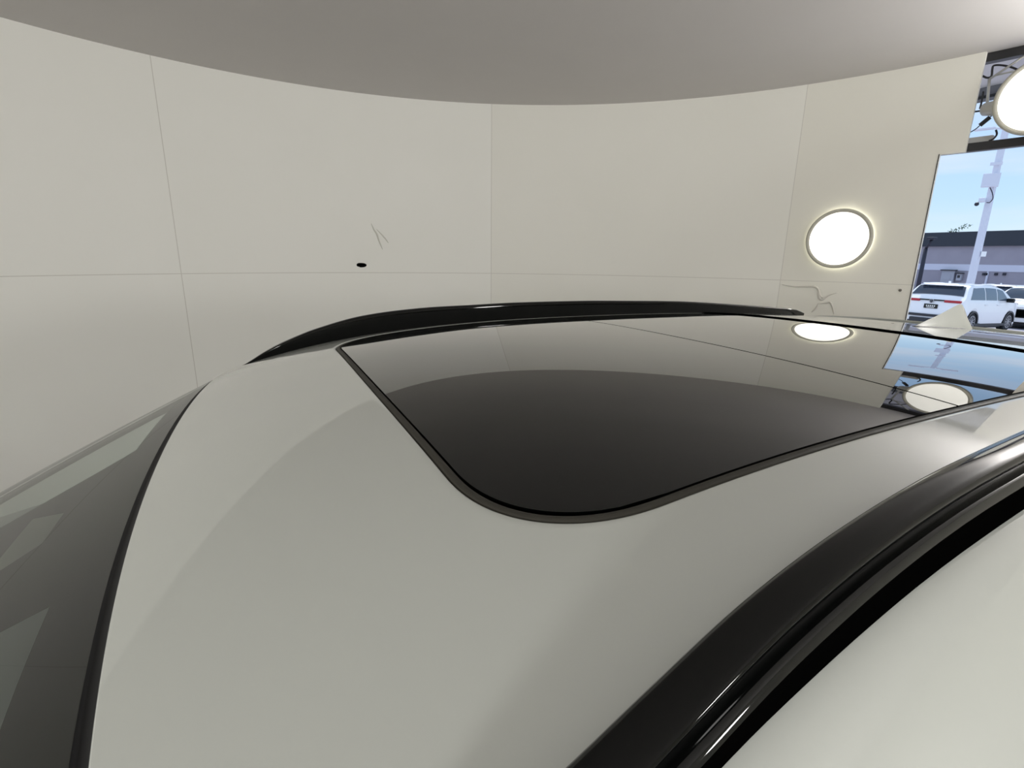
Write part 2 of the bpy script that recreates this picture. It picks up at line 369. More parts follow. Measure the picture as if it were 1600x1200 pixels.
# ------------------------------------------------------------------ the car being photographed (its nose points to -X)
PZ = (0.3939, -0.5479, 0.3438, -0.0862); Q1, Q1X, Q1XX, Q2 = -0.0336, -0.0625, 0.0404, -0.1940
def rz(x, y):                                    # roof skin height (car frame, + Z0 for world)
    xx = min(x, 1.3)
    z = PZ[0]*xx+PZ[1]*xx**2+PZ[2]*xx**3+PZ[3]*xx**4 if x > -0.1 else 0.394*x-0.5479*0.01
    if x > 1.3: d = x-1.3; z += -0.040*d-0.035*d*d
    return z + (Q1+Q1X*xx+Q1XX*xx*xx)*y*y + Q2*y**4
def xw(y): return 0.1547*y*y+0.0529*y**4         # windshield header line
XI = [-0.6, 0.0, 0.205, 0.245, 0.292, 0.333, 0.377, 0.447, 0.52, 0.64, 0.9, 1.3, 1.9, 2.2]
YI = [0.575, 0.563, 0.5515, 0.5475, 0.542, 0.538, 0.534, 0.5285, 0.524, 0.518, 0.511, 0.505, 0.502, 0.500]
def yin(x): return interp(x, XI, YI)             # inner edge of the roof rail
XR = [.060, .086, .125, .166, .237, .335, .465, .607, .733, .94, 1.067, 1.305, 1.58, 1.74, 1.84, 1.90]
ZR = [-.014, -.001, .023, .0435, .0705, .096, .1105, .1155, .1185, .118, .115, .107, .088, .075, .0655, .0495]
def crest(x): return interp(x, XR, ZR)
car = thing('white_car', 'white car with a dark panoramic roof and gloss black roof rails, filling the foreground', 'car', (0, 0, 0))
def Wp(x, y, z): return (x, y, z+Z0)

# roof glass outline
GW = 0.4285
XP, KP, XRR, KR, XG, KG = 0.768, 0.0664, 1.2991, 0.0142, 0.2421, 0.0334
def outline_rings(w, xf, kf, rf, xb, kb, rb, n=70, nc=40):
    """closed outline, front edge x=xf+kf y^2, back edge x=xb+kb y^2, corner lengths rf/rb (x by y)"""
    pts = []
    def corner(sx, sy, lx, ly, back, rev):
        o = []
        xe = (xb if back else xf); ke = kb if back else kf
        for i in range(nc+1):
            t = math.pi/2*i/nc
            a_, b_ = math.cos(t)**0.82, math.sin(t)**0.82
            y = sy*(w-ly+ly*a_); x = xe+ke*y*y*(1 if back else 1)
            x = x + (1 if not back else -1)*lx*(1-b_)
            o.append((x, y))
        return o[::-1] if rev else o
    lxf, lyf = rf; lxb, lyb = rb
    # near side (y=-w) from front to back, back edge, far side, front edge
    c1 = corner(0, -1, lxf, lyf, False, True)      # from front edge to side
    c2 = corner(0, -1, lxb, lyb, True, False)
    c3 = corner(0, 1, lxb, lyb, True, True)
    c4 = corner(0, 1, lxf, lyf, False, False)
    pts += c1
    a, b = c1[-1], c2[0]; pts += [(a[0]+(b[0]-a[0])*i/n, -w) for i in range(1, n)]
    pts += c2
    a, b = c2[-1], c3[0]; pts += [(xb+kb*y*y, y) for y in [a[1]+(b[1]-a[1])*i/n for i in range(1, n)]]
    pts += c3
    a, b = c3[-1], c4[0]; pts += [(a[0]+(b[0]-a[0])*i/n, w) for i in range(1, n)]
    pts += c4
    a, b = c4[-1], c1[0]; pts += [(xf+kf*y*y, y) for y in [a[1]+(b[1]-a[1])*i/n for i in range(1, n)]]
    return pts
def offset(pts, d):                               # inward offset
    out = []; N = len(pts)
    for i in range(N):
        k = 1
        a, b = pts[(i-k) % N], pts[(i+k) % N]; tx, ty = b[0]-a[0], b[1]-a[1]; l_ = math.hypot(tx, ty) or 1e-9
        out.append((pts[i][0]-ty/l_*d*SG, pts[i][1]+tx/l_*d*SG))
    return out
hole = outline_rings(GW, XG, KG, (0.122, 0.125), XRR, KR, (0.03, 0.03))
SG = 1
ar = sum(hole[i][0]*hole[(i+1) % len(hole)][1]-hole[(i+1) % len(hole)][0]*hole[i][1] for i in range(len(hole)))
SG = 1 if ar > 0 else -1

# roof skin: rings from the glass opening out to the roof's own outline
XEND = 1.905
def outer_point(q):                               # matching point on the roof's outer outline
    x, y = q; cx = 0.78
    cxh = XG if x < cx else XRR
    return None
def roof_outline(n_side=90, n_cross=90):
    near = []; yo = lambda x: yin(x)+0.008
    # front corner solves x = xw(yo)
    ye = 0.569
    P_ = []
    return ye
N = len(hole)
# parametrise the hole by arc position in four sides and map side to side
def hole_to_outer(i):
    x, y = hole[i]
    # blend coordinates: s along length 0..1, t across -1..1
    xf = XG+KG*y*y; xb = XRR+KR*y*y
    s = (x-xf)/(xb-xf); t = y/GW
    s = min(1, max(0, s))
    # push (s,t) to the border of the unit box along the ray from the centre
    a, b = s*2-1, t
    k = 1/max(abs(a), abs(b), 1e-6); a *= k; b *= k
    s2 = (a+1)/2
    yo_f = 0.569
    if abs(b) >= 1-1e-9:
        x0_, x1_ = xw(yo_f), XEND-0.045
        X = x0_+(x1_-x0_)*s2; Y = (yin(X)+0.010)*b
        if X < 0.3: Y = b*min(yin(X)+0.010, 0.572)
    elif a > 0:
        Y = b*(yin(XEND)+0.010); X = XEND-0.045*abs(b)**3
    else:
        Y = b*0.572; X = xw(Y)
    return X, Y
outer = [hole_to_outer(i) for i in range(N)]
rings = [(-0.0005, -0.012), (-0.0002, -0.006), (0.0003, -0.0022), (0.0012, -0.0006), (0.0028, 0.0)]
v = []
for off_, dz in rings:
    for (x, y) in offset(hole, -off_): v.append(Wp(x, y, rz(x, y)+dz))
base = offset(hole, -0.0028); NR = 46
for k in range(1, NR+1):
    t = 0.9985*(k/(NR-1)) if k < NR else 1.0
    for i in range(N):
        x = base[i][0]+(outer[i][0]-base[i][0])*t; y = base[i][1]+(outer[i][1]-base[i][1])*t
        v.append(Wp(x, y, rz(x, y)))
for i in range(N):                                # folded rim under the seals
    x, y = outer[i]; v.append(Wp(x-0.0008, y, rz(x, y)-0.0012))
for i in range(N):
    x, y = outer[i]; v.append(Wp(x-0.0006, y, rz(x, y)-0.012))
roof = pydata('roof_panel', v, grid_faces(len(rings)+NR+2, N, True), M_paint, car)

# rubber seal round the roof glass
v = []
prof = [(0.0000, -0.010), (0.0004, -0.0018), (0.0015, -0.0006), (0.0045, -0.0002), (0.0072, -0.0008), (0.0080, -0.0028), (0.0086, -0.0040), (0.0094, -0.010)]
for off_, dz in prof:
    for (x, y) in offset(hole, off_): v.append(Wp(x, y, rz(x, y)+dz))
pydata('roof_glass_seal', v, grid_faces(len(prof), N, True), M_rubber, car)

# the two glass panels
gi = offset(hole, 0.0092)
def glass_panel(name, parent, y_half, fx, bx, ny=150, nx=90, rf=(0.1, 0.1), rb=(0.0, 0.0)):
    """rows across; every row runs from front edge fx(y) to back edge bx(y), both rolled down at the rim"""
    ys = [math.sin(math.pi/2*(2*i/(ny-1)-1))*y_half*0.35+(2*i/(ny-1)-1)*y_half*0.65 for i in range(ny)]
    v = []
    for y in ys:
        f_, b_ = fx(y), bx(y)
        if b_ < f_+0.004: f_ = b_ = (f_+b_)/2
        for j in range(nx):
            t = j/(nx-1); t = t*t*(3-2*t)*0.4+t*0.6
            x = f_+(b_-f_)*t
            edge = min(x-f_, b_-x, y_half-abs(y))
            dz = 0.0
            v.append(Wp(x, y, rz(x, y)-0.0006+dz))
    me = pydata(name, v, grid_faces(ny, nx), M_roofglass, parent)
    s_ = me.modifiers.new('thickness', 'SOLIDIFY'); s_.thickness = 0.004; s_.offset = -1
    s_ = me.modifiers.new('crisp_rim', 'EDGE_SPLIT'); s_.split_angle = math.radians(40)
    return me
LX, LY = 0.122, 0.125; gw = GW-0.0092
def front_x(y):
    a = abs(y); x = XG+0.0092+KG*y*y
    if a > gw-LY*0.97:
        q = min(1, (a-(gw-LY*0.97))/(LY*0.97)); cth = q**(1/0.82); sth = math.sqrt(max(0, 1-cth*cth)); x += (LX-0.004)*(1-sth**0.82)
    return x
fg = glass_panel('front_roof_glass', car, gw, front_x, lambda y: XP+KP*y*y-0.0019)
def back_x(y):
    a = abs(y); x = XRR-0.0092+KR*y*y; L_ = 0.022
    if a > gw-L_: q = min(1, (a-(gw-L_))/L_); x -= L_*(1-math.sqrt(max(0, 1-q*q)))
    return x
rg = glass_panel('rear_roof_glass', car, gw, lambda y: XP+KP*y*y+0.0019, back_x)
v = []
for i in range(80):
    y = -gw-0.004+(2*gw+0.008)*i/79; x = XP+KP*y*y
    for dx, dz in ((-0.003, -0.008), (-0.002, -0.0045), (0.002, -0.0045), (0.003, -0.008)): v.append(Wp(x+dx, y, rz(x, y)+dz))
pydata('glass_joint_seal', v, grid_faces(80, 4), M_rubber2, car)
v = []
for i in range(90):
    y = -0.424+0.848*i/89; x = XRR+KR*y*y
    for dx, dz in ((-0.0095, -0.004), (-0.0085, -0.0005), (-0.0040, 0.0014), (0.0005, 0.0026), (0.0030, 0.0024), (0.0055, 0.0005), (0.006, -0.004)): v.append(Wp(x+dx, y, rz(x+dx, y)+dz))
pydata('rear_glass_seal', v, grid_faces(90, 7), M_rubber3, car)
# dark tray under the glass
v = []
for i in range(30):
    for j in range(30):
        x = 0.20+1.16*i/29; y = -0.46+0.92*j/29; v.append(Wp(x, y, rz(x, y)-0.045))
o = pydata('sunroof_tray', v, grid_faces(30, 30), M_plast, car)
s_ = o.modifiers.new('t', 'SOLIDIFY'); s_.thickness = 0.02; s_.offset = -1

# windshield
def zwin(d, y, e=0.0):                            # d = distance forward of the header line
    x0_ = xw(y); return rz(x0_, y) - 0.455*d - 0.11*d*d*0.9
WL = 0.98
def wpoint(d, t, lift=0.0):
    y = t*(0.572+0.15*d/WL + 0.01)
    yy = max(-0.572, min(0.572, t*0.575)); x = xw(yy) - d
    z = zwin(d, yy) - 0.055*(d/WL)*t*t*0.6 - 0.004*t**8
    return (x, y, z+lift+Z0)
def wgrid(name, m, d0, d1, nd, nt_, lift, parent, tl=1.0, thick=0.005, f=None):
    v = []
    for i in range(nd):
        for j in range(nt_):
            t = -1+2*j/(nt_-1); t = math.copysign(abs(t)**0.9, t)*tl; d = d0+(d1-d0)*i/(nd-1)
            if f: d, t = f(i/(nd-1), j/(nt_-1))
            v.append(wpoint(d, t, lift))
    o = pydata(name, v, grid_faces(nd, nt_), m, parent)
    if thick: s_ = o.modifiers.new('t', 'SOLIDIFY'); s_.thickness = thick; s_.offset = 0
    return o
ws = wgrid('windshield', M_wglass, 0.0095, WL, 60, 100, -0.003, car, thick=0)
# black ceramic border on the underside of the windshield: top band with camera field, sides
def frit_low(t):
    b_ = 0.052
    a = t
    if -0.36 < a < 0.30:
        e_ = 1.0
        if a < -0.29: e_ = (a+0.36)/0.07
        if a > 0.17: e_ = max(0.0, (0.25-a)/0.08)**1.5
        b_ += 0.20*max(0, min(1, e_))
    return b_
wgrid('frit_band', M_frit, 0, 1, 40, 320, -0.0065, ws, thick=0, f=lambda s_, t_: (0.0095+(frit_low(-1+2*t_)-0.0095)*s_, -1+2*t_))
for sg in (-1, 1):
    wgrid('frit_side', M_frit, 0, 1, 40, 8, -0.0067, ws, thick=0, f=lambda s_, t_: (0.0095+(WL-0.0095)*s_, sg*(1-0.03*t_)))
# pale camera window patch in the frit field
wgrid('camera_window', M_cabin, 0, 1, 8, 8, -0.0060, ws, thick=0, f=lambda s_, t_: (0.098+0.045*s_, (-0.085-0.03*s_)+(0.115+0.11*s_)*t_))
v = []
for j in range(121):
    t = -1+2*j/120; y = t*0.5745
    x = xw(min(0.572, max(-0.572, y)))
    for dx, dz in ((0.002, -0.012), (0.0012, -0.003), (-0.002, -0.0045), (-0.0075, -0.0055), (-0.0098, -0.0032), (-0.0098, -0.012)): v.append(Wp(x+dx, y, rz(x, y)+dz+0.394*min(0, dx)*0.9))
pydata('windshield_seal', v, grid_faces(121, 6), M_rubber2, car)

# roof rails
def rail(sg):
    st = [0.074+0.012*i for i in range(30)]+[0.44+0.03*i for i in range(49)]
    st = [x for x in st if x < 1.895]+[1.895, 1.90]
    top = [(.0045, -1.0, 0), (.0015, None, -.022), (-.0010, None, -.0085), (-.0006, None, -.0035), (.0010, None, -.0012), (.004, None, 0), (.010, None, .0004), (.0160, None, -.0008), (.0188, None, -.0018), (.0200, None, -.0030), (.0204, None, -.0044), (.0200, None, -.0062), (.0186, None, -.0110), (.0180, None, -.0130)]
    low = [(.0180, None, -.0130), (.0205, None, -.0138), (.0220, None, -.0128), (.0232, None, -.0128), (.0256, None, -.0152), (.0264, None, -.0185)]
    base = [(.0262, None, -.0180), (.0272, None, -.0200), (.0268, None, -.0260), (.0230, None, -.0360), (.0205, -1.0, 0)]
    def loft(pr, name, m, parent):
        v = []
        for x in st:
            yi = yin(x); h = max(0.0008, crest(x)-rz(x, yi+0.008)); k = min(1, h/0.046); wk = min(1, 0.25+h/0.03)
            if x > 1.80: wk = max(0.12, (1.915-x)/0.115)
            for u, fl, dz in pr:
                y = yi+0.010+(u-0.010)*wk; z = crest(x)+dz*k
                if fl == -1.0: z = rz(x, y)-0.003
                v.append((x, sg*y, z+Z0))
        me = pydata(name, v, grid_faces(len(st), len(pr)), m, parent)
        return me
    r_ = loft(top, 'roof_rail', M_rail, car)
    loft(low, 'rail_molding', M_gloss, r_)
    loft(base, 'rail_base_seal', M_rubber3, r_)
    # end cap at the rear tip
    return r_
ra = rail(-1); rb_ = rail(1)

# body side skin below the rails
XS = [-0.95+0.05*i for i in range(61)]
def side_top(x):
    if x >= xw(0.569): return yin(x)+0.008, rz(x, yin(x)+0.008)-0.0015
    d = xw(0.572)-x; q = wpoint(min(d, WL), 1.0); return q[1]-0.002, q[2]-Z0-0.004
secn = [(0, 0), (.010, -.0015), (.022, -.006), (.036, -.015), (.052, -.030), (.068, -.050), (.084, -.078), (.096, -.108), (.102, -.122)]
def side_skin(sg):
    v = []
    xs = [-0.95+0.025*i for i in range(122)]
    for x in xs:
        y0, z0 = side_top(x)
        k = 1.0
        if x < 0.1: k = max(0.12, 1-(0.1-x)*5)
        for a, b in secn: v.append((x, sg*(y0+a*k), z0+b*k+Z0))
    o = pydata('side_roof_frame' , v, grid_faces(len(xs), len(secn)), M_paint, car)
    s_ = o.modifiers.new('t', 'SOLIDIFY'); s_.thickness = 0.004; s_.offset = -1 if sg < 0 else 1
    # side glass
    def belt(x): return 0.865-0.05*max(0, -x-0.2), -0.58-0.02*x*0.5
    v = []; xg = [x for x in xs if x < 1.85]
    for x in xg:
        y0, z0 = side_top(x); k = 1.0 if x >= 0.1 else max(0.12, 1-(0.1-x)*5)
        ya, za = y0+.100*k, z0-.122*k; yb, zb = belt(x)
        if za < zb+0.01: za = zb+0.01; ya = yb-0.005
        for i in range(6):
            t = i/5; v.append((x, sg*(ya+(yb-ya)*t**0.85), za+(zb-za)*t+Z0))
    o = pydata('side_window', v, grid_faces(len(xg), 6), M_sglass, car)
    for xp in (0.12, 0.98):
        bm = bmesh.new(); q = []
        for x in (xp, xp+0.09):
            y0, z0 = side_top(x); yb, zb = belt(x)
            q.append([(x, sg*(y0+.098), z0-.115+Z0), (x, sg*(yb+0.002), zb+Z0)])
        vs = [bm.verts.new(c) for c in (q[0][0], q[1][0], q[1][1], q[0][1])]; fce = bm.faces.new(vs)
        r_ = bmesh.ops.extrude_face_region(bm, geom=[fce]); bmesh.ops.translate(bm, vec=(0, sg*0.006, 0.0), verts=[g_ for g_ in r_['geom'] if isinstance(g_, bmesh.types.BMVert)])
        obj('window_pillar', bm, M_gloss, car)
    # doors and fenders below the beltline
    v = []; xl = [-1.95+0.05*i for i in range(88)]
    def arch(x):
        b_ = -1.22
        for wx_ in (-1.22, 1.58):
            d = abs(x-wx_)
            if d < 0.40: b_ = max(b_, -1.20+math.sqrt(0.16-d*d))
        return b_
    for x in xl:
        yb, zb = belt(max(-0.95, min(1.9, x)))
        nose = max(0, (-1.35-x)/0.6); tail = max(0, (x-2.0)/0.4)
        yb2 = yb-0.20*nose**2-0.12*tail**2; zb2 = zb-0.10*max(0, -x-0.9)-0.05*nose
        ysd = 0.925-0.25*nose**2-0.16*tail**2; bt = arch(x)
        for i in range(9):
            t = i/8; z = zb2+(bt-zb2)*t
            y = yb2+(ysd-yb2)*math.sin(min(1, t*1.7)*math.pi/2) - 0.03*max(0, t-0.6)
            v.append((x, sg*y, z+Z0))
    o = pydata('body_side', v, grid_faces(len(xl), 9), M_paint, car)
    s_ = o.modifiers.new('t', 'SOLIDIFY'); s_.thickness = 0.006; s_.offset = -1 if sg < 0 else 1
    return o
side_skin(-1); side_skin(1)
# hood, nose, tail, rear window, spoiler
def loftx(name, secs, m, solid=0.006, nh=40):
    v = []
    for sct in secs: v += sct
    o = pydata(name, v, grid_faces(len(secs), len(secs[0])), m, car)
    if solid: s_ = o.modifiers.new('t', 'SOLIDIFY'); s_.thickness = solid
    return o
secs = []
for i in range(24):
    x = -0.95-1.0*i/23; nose = max(0, (-1.35-x)/0.6); hw = 0.865-0.05*0.75-0.20*nose**2
    zc = -0.545-0.13*(i/23)-0.07*(i/23)**3
    secs.append([(x-0.05*(1-(2*j/40-1)**2), hw*(2*j/40-1), zc-(0.04+0.015*i/23)*abs(2*j/40-1)**2.5-0.0+Z0) for j in range(41)])
loftx('hood', secs, M_paint)
secs = []
for i in range(14):
    t = i/13; z = -0.745-0.48*t
    xo = -1.95-0.10*math.sin(t*math.pi)
    secs.append([(xo-0.10*(1-(2*j/40-1)**2), (0.63+0.08*math.sin(t*math.pi))*(2*j/40-1), z-0.04*abs(2*j/40-1)**2.5*(1-t)+Z0) for j in range(41)])
loftx('front_bumper', secs, M_paint)
bm = bmesh.new(); box(bm, (-2.10, 0, 0.62), (0.06, 0.9, 0.16), bevel=0.02); obj('grille', bm, M_gloss, car)
secs = []
for i in range(16):
    t = i/15; x = 1.92+0.44*t; z = rz(1.9, 0)-0.04-0.49*t
    secs.append([(x+0.0-0.06*(2*j/30-1)**2, (0.50+0.28*t)*(2*j/30-1), z-0.03*(2*j/30-1)**2+Z0) for j in range(31)])
loftx('rear_window', secs, M_sglass, 0)
secs = []
for i in range(16):
    t = i/15; z = -0.47-0.76*t; x = 2.36+0.09*math.sin(t*math.pi)
    secs.append([(x-0.08*(2*j/30-1)**2, (0.80)*(2*j/30-1), z+Z0) for j in range(31)])
loftx('tailgate', secs, M_paint)
# spoiler lip closing the roof's rear edge
secs = []
for i in range(9):
    t = i/8; a = t*math.pi/2
    secs.append([(XEND-0.045*abs(2*j/40-1)**3+0.030*math.sin(a), 0.512*(2*j/40-1), rz(XEND, 0.5*(2*j/40-1))-0.0005-0.035*(1-math.cos(a))+Z0) for j in range(41)])
o = loftx('rear_spoiler', secs, M_paint, 0.006); o.modifiers[0].offset = -1
# shark fin antenna on the rear roof: cross-sections along its length
fin_prof = [(1.559, 0.0005, 0.006), (1.60, 0.013, 0.011), (1.64, 0.0245, 0.015), (1.68, 0.0365, 0.018), (1.72, 0.051, 0.020), (1.752, 0.0625, 0.021), (1.768, 0.0655, 0.021), (1.782, 0.0585, 0.021), (1.80, 0.045, 0.020), (1.818, 0.0285, 0.018), (1.836, 0.0005, 0.010)]
v = []; nn = 17
for x, h, hw in fin_prof:
    for k in range(nn):
        a = math.pi*k/(nn-1); y = hw*math.copysign(abs(math.cos(a))**1.15, math.cos(a))
        yy = y*(1-0.80*math.sin(a)**1.2); v.append(Wp(x, yy, rz(x, yy)-0.0015+h*math.sin(a)))
f = grid_faces(len(fin_prof), nn)
fin = pydata('antenna_fin', v, f, M_paint, car)
ss = fin.modifiers.new('s', 'SUBSURF'); ss.levels = 2; ss.render_levels = 2
v = []
for k in range(48):
    a = 2*math.pi*k/48
    for q_, dz in ((1.0, 0.0015), (0.9, 0.003)):
        x = 1.6975+0.1415*q_*math.cos(a); y = 0.0215*q_*math.sin(a)*(1.15 if math.cos(a) > 0 else 0.9); v.append(Wp(x, y, rz(x, y)+dz-0.001))
pydata('fin_gasket', v, grid_faces(48, 2, False)+[(94, 95, 1, 0)], M_rubber2, fin)

# wheels, seats, dashboard
def wheel(parent, x, y, r, wd, m1=M_tyre, m2=M_alloy, seg=32, sgn=1):
    bm = bmesh.new()
    prof = [(r*0.66, -wd/2), (r*0.93, -wd/2), (r, -wd/2+0.03), (r, wd/2-0.03), (r*0.93, wd/2), (r*0.66, wd/2)]
    v = []
    for pr, py in prof:
        for k in range(seg): v.append((x+pr*math.cos(2*math.pi*k/seg), y+py, r+pr*math.sin(2*math.pi*k/seg)))
    bm.free(); f = grid_faces(len(prof), seg, True); f += [tuple(k for k in range(seg)), tuple((len(prof)-1)*seg+k for k in range(seg))]
    o = pydata('tyre', v, f, m1, parent, smooth=False)
    bm = bmesh.new(); yo = y+sgn*(wd/2-0.004)
    for k in range(10):
        a = math.pi*2*k/10; box(bm, (x+r*0.34*math.cos(a), yo, r+r*0.34*math.sin(a)), (r*0.62, 0.03, r*0.10), ry=-a)
    bmesh.ops.create_cone(bm, cap_ends=True, segments=20, radius1=r*0.14, radius2=r*0.14, depth=0.04, matrix=Matrix.Translation((x, yo, r)) @ Matrix.Rotation(math.pi/2, 4, 'X'))
    ri = [(r*0.60, -0.02), (r*0.68, -0.02), (r*0.68, 0.02), (r*0.60, 0.02)]; vs = []
    for pr, py in ri: vs.append([bm.verts.new((x+pr*math.cos(2*math.pi*k/seg), yo+py, r+pr*math.sin(2*math.pi*k/seg))) for k in range(seg)])
    for i in range(4):
        for k in range(seg): bm.faces.new((vs[i][k], vs[i][(k+1) % seg], vs[(i+1) % 4][(k+1) % seg], vs[(i+1) % 4][k]))
    obj('wheel_rim', bm, m2, o)
    return o
for wx_ in (-1.22, 1.58):
    for sy in (-1, 1): wheel(car, wx_, sy*0.80, 0.35, 0.22, sgn=sy)
bm = bmesh.new(); box(bm, (0.20, 0, 0.45), (4.0, 1.5, 0.28), bevel=0.05); obj('underbody', bm, M_plast, car)
bm = bmesh.new(); box(bm, (-0.86, 0, 0.93), (0.50, 1.50, 0.10), bevel=0.04); obj('dashboard', bm, M_dash, car)
for sy in (-0.37, 0.37):
    bm = bmesh.new(); box(bm, (0.10, sy, 0.66), (0.50, 0.50, 0.16), bevel=0.05); box(bm, (0.40, sy, 0.98), (0.13, 0.48, 0.62), ry=0.22, bevel=0.05); obj('seat', bm, M_dash, car)
v = []
for i in range(6):
    for j in range(12):
        x = 0.03+0.18*i/5; y = -0.5+1.0*j/11; v.append(Wp(x, y, rz(x, y)-0.045-0.02*(1-i/5)))
o = pydata('headliner', v, grid_faces(6, 12), M_cabin, car); s_ = o.modifiers.new('t', 'SOLIDIFY'); s_.thickness = 0.01

# ------------------------------------------------------------------ outside
SL = 0.034
def gz(x): return -SL*(x-4.8)
bm = bmesh.new()
vs = [bm.verts.new(c) for c in ((4.95, -60, gz(4.95)), (120, -60, gz(120)), (120, 130, gz(120)), (4.95, 130, gz(4.95)))]
fce = bm.faces.new(vs); r_ = bmesh.ops.extrude_face_region(bm, geom=[fce]); bmesh.ops.translate(bm, vec=(0, 0, -0.2), verts=[g_ for g_ in r_['geom'] if isinstance(g_, bmesh.types.BMVert)])
obj('parking_lot', bm, M_asphalt, kind='structure')
pl = thing('parking_lines', 'white painted bay lines on the pale parking lot outside the doorway', 'road marking', (20, 8, gz(20)))
for k in range(7):
    y = 0.4+k*2.75
    bm = bmesh.new(); box(bm, (3.8, y-8.0, -SL*3.8+0.006), (5.0, 0.12, 0.01), ry=math.atan(SL)); obj('painted_line', bm, M_line, pl)
for xx in (21.0, ):
    bm = bmesh.new(); box(bm, (xx-20, 0, -SL*(xx-20)+0.006), (0.35, 24, 0.01), ry=math.atan(SL)); obj('painted_line', bm, M_line, pl)

BX = 55.0
bld = thing('long_building', 'long low mauve block building with dark roof band across the lot', 'building', (BX, 22, gz(BX)))
def bpart(name, m, x0, x1, y0, y1, z0, z1):
    bm = bmesh.new(); box(bm, ((x0+x1)/2-BX, (y0+y1)/2-22, (z0+z1)/2-gz(BX)), (x1-x0, y1-y0, z1-z0)); return obj(name, bm, m, bld)
bpart('wall', M_brick, BX, BX+14, 0, 60, gz(BX)-0.1, 3.16)
bpart('fascia', M_fascia, BX-0.25, BX+14, 0, 60, 3.13, 4.32)
bpart('pale_band', M_stripe, BX-0.04, BX, 0, 60, 1.08, 1.62)
for u in (1537, 1541, 1556, 1569):
    q = at_x(u, 428, BX-0.1); bpart('wall_light', M_poledark, BX-0.12, BX, q.y-0.10, q.y+0.10, q.z-0.12, q.z+0.08)
q = at_x(1541, 436, BX-0.1); bpart('vent_pipe', M_stripe, BX-0.12, BX, q.y-0.06, q.y+0.06, q.z-0.9, q.z+0.6)
def ebox(label, u, v_, w_, h_, m):
    q = at_x(u, v_, BX-0.3); bm = bmesh.new(); box(bm, (0, 0, 0), (0.30, w_, h_), bevel=0.03)
    o = obj('utility_cabinet', bm, m); o.location = (BX-0.19, q.y, q.z); tag(o, label, 'cabinet')
    bm = bmesh.new(); box(bm, (-0.16, 0, 0.05), (0.03, w_*0.5, h_*0.35)); obj('door', bm, M_plast if w_ < 0.8 else M_box, o)
    bm = bmesh.new(); box(bm, (-0.1, 0, h_/2+0.03), (0.4, w_+0.16, 0.08)); obj('hood_cap', bm, M_plast, o)
ebox('large grey utility cabinet fixed to the mauve building wall', 1480, 434, 0.95, 1.25, M_box)
ebox('small grey meter box beside the large cabinet on the mauve wall', 1498, 433, 0.36, 0.60, M_box)

# tall pale pole with equipment
PP = Vector((CAMP.x, CAMP.y, 0)) + Vector((math.sin(math.radians(68.12)), math.cos(math.radians(68.12)), 0))*28.5
pole = thing('light_pole', 'tall pale square light pole behind the white SUV, carrying boxes and a camera', 'street light', (PP.x, PP.y, gz(PP.x)))
side = Vector((math.cos(math.radians(68.12)), -math.sin(math.radians(68.12)), 0))
def pz(v_):                                       # height on the pole seen at picture row v_
    d = ray(1540, v_); k = 28.5/math.hypot(d.x, d.y); return CAMP.z+d.z*k-gz(PP.x)
TOPZ = CAMP.z+28.5*math.tan(math.radians(10.1))-gz(PP.x)
AZ = math.radians(90-68.12)
bm = bmesh.new(); tube(bm, [(0, 0, 0), (0, 0, TOPZ)], [0.16, 0.115], 4); o = obj('shaft', bm, M_pole, pole)
for sg in (-1, 1):
    bm = bmesh.new(); tube(bm, [(side.x*sg*0.05, side.y*sg*0.05, TOPZ-0.06), (side.x*sg*0.40, side.y*sg*0.40, TOPZ)], 0.04, 8); obj('arm', bm, M_pole, pole)
    bm = bmesh.new(); box(bm, (side.x*sg*0.62, side.y*sg*0.62, TOPZ), (0.25, 0.62, 0.07), rz=AZ, bevel=0.02); obj('lamp_head', bm, M_pole, pole)
bm = bmesh.new(); box(bm, (-side.x*0.02-0.2, -side.y*0.02, pz(283)), (0.22, 0.52, 0.50), rz=AZ, bevel=0.02); obj('equipment_box', bm, M_pole, pole)
bm = bmesh.new(); box(bm, (side.x*0.03-0.2, side.y*0.03, pz(258)), (0.14, 0.36, 0.10), rz=AZ); obj('bracket', bm, M_pole, pole)
bm = bmesh.new(); box(bm, (-side.x*0.16-0.18, -side.y*0.16, pz(313)), (0.28, 0.20, 0.16), rz=AZ, bevel=0.03); o = obj('camera', bm, M_pole, pole); o.name = 'surveillance_camera'
bm = bmesh.new(); bmesh.ops.create_uvsphere(bm, u_segments=14, v_segments=10, radius=0.075, matrix=Matrix.Translation((-side.x*0.28-0.2, -side.y*0.28, pz(319)))); obj('camera_lens', bm, M_poledark, o)
bm = bmesh.new(); tube(bm, spline([(-0.2, 0, pz(294)), (side.x*0.10-0.2, side.y*0.10, pz(302)), (side.x*0.16-0.2, side.y*0.16, pz(311)), (side.x*0.10-0.2, side.y*0.1, pz(317)), (-0.2, 0, pz(317))], 5), 0.016, 6); obj('cable', bm, M_poledark, pole, smooth=True)
bm = bmesh.new(); box(bm, (side.x*0.20, side.y*0.20, pz(397)), (0.12, 0.16, 0.20), rz=AZ); obj('junction_box', bm, M_carwhite, pole)

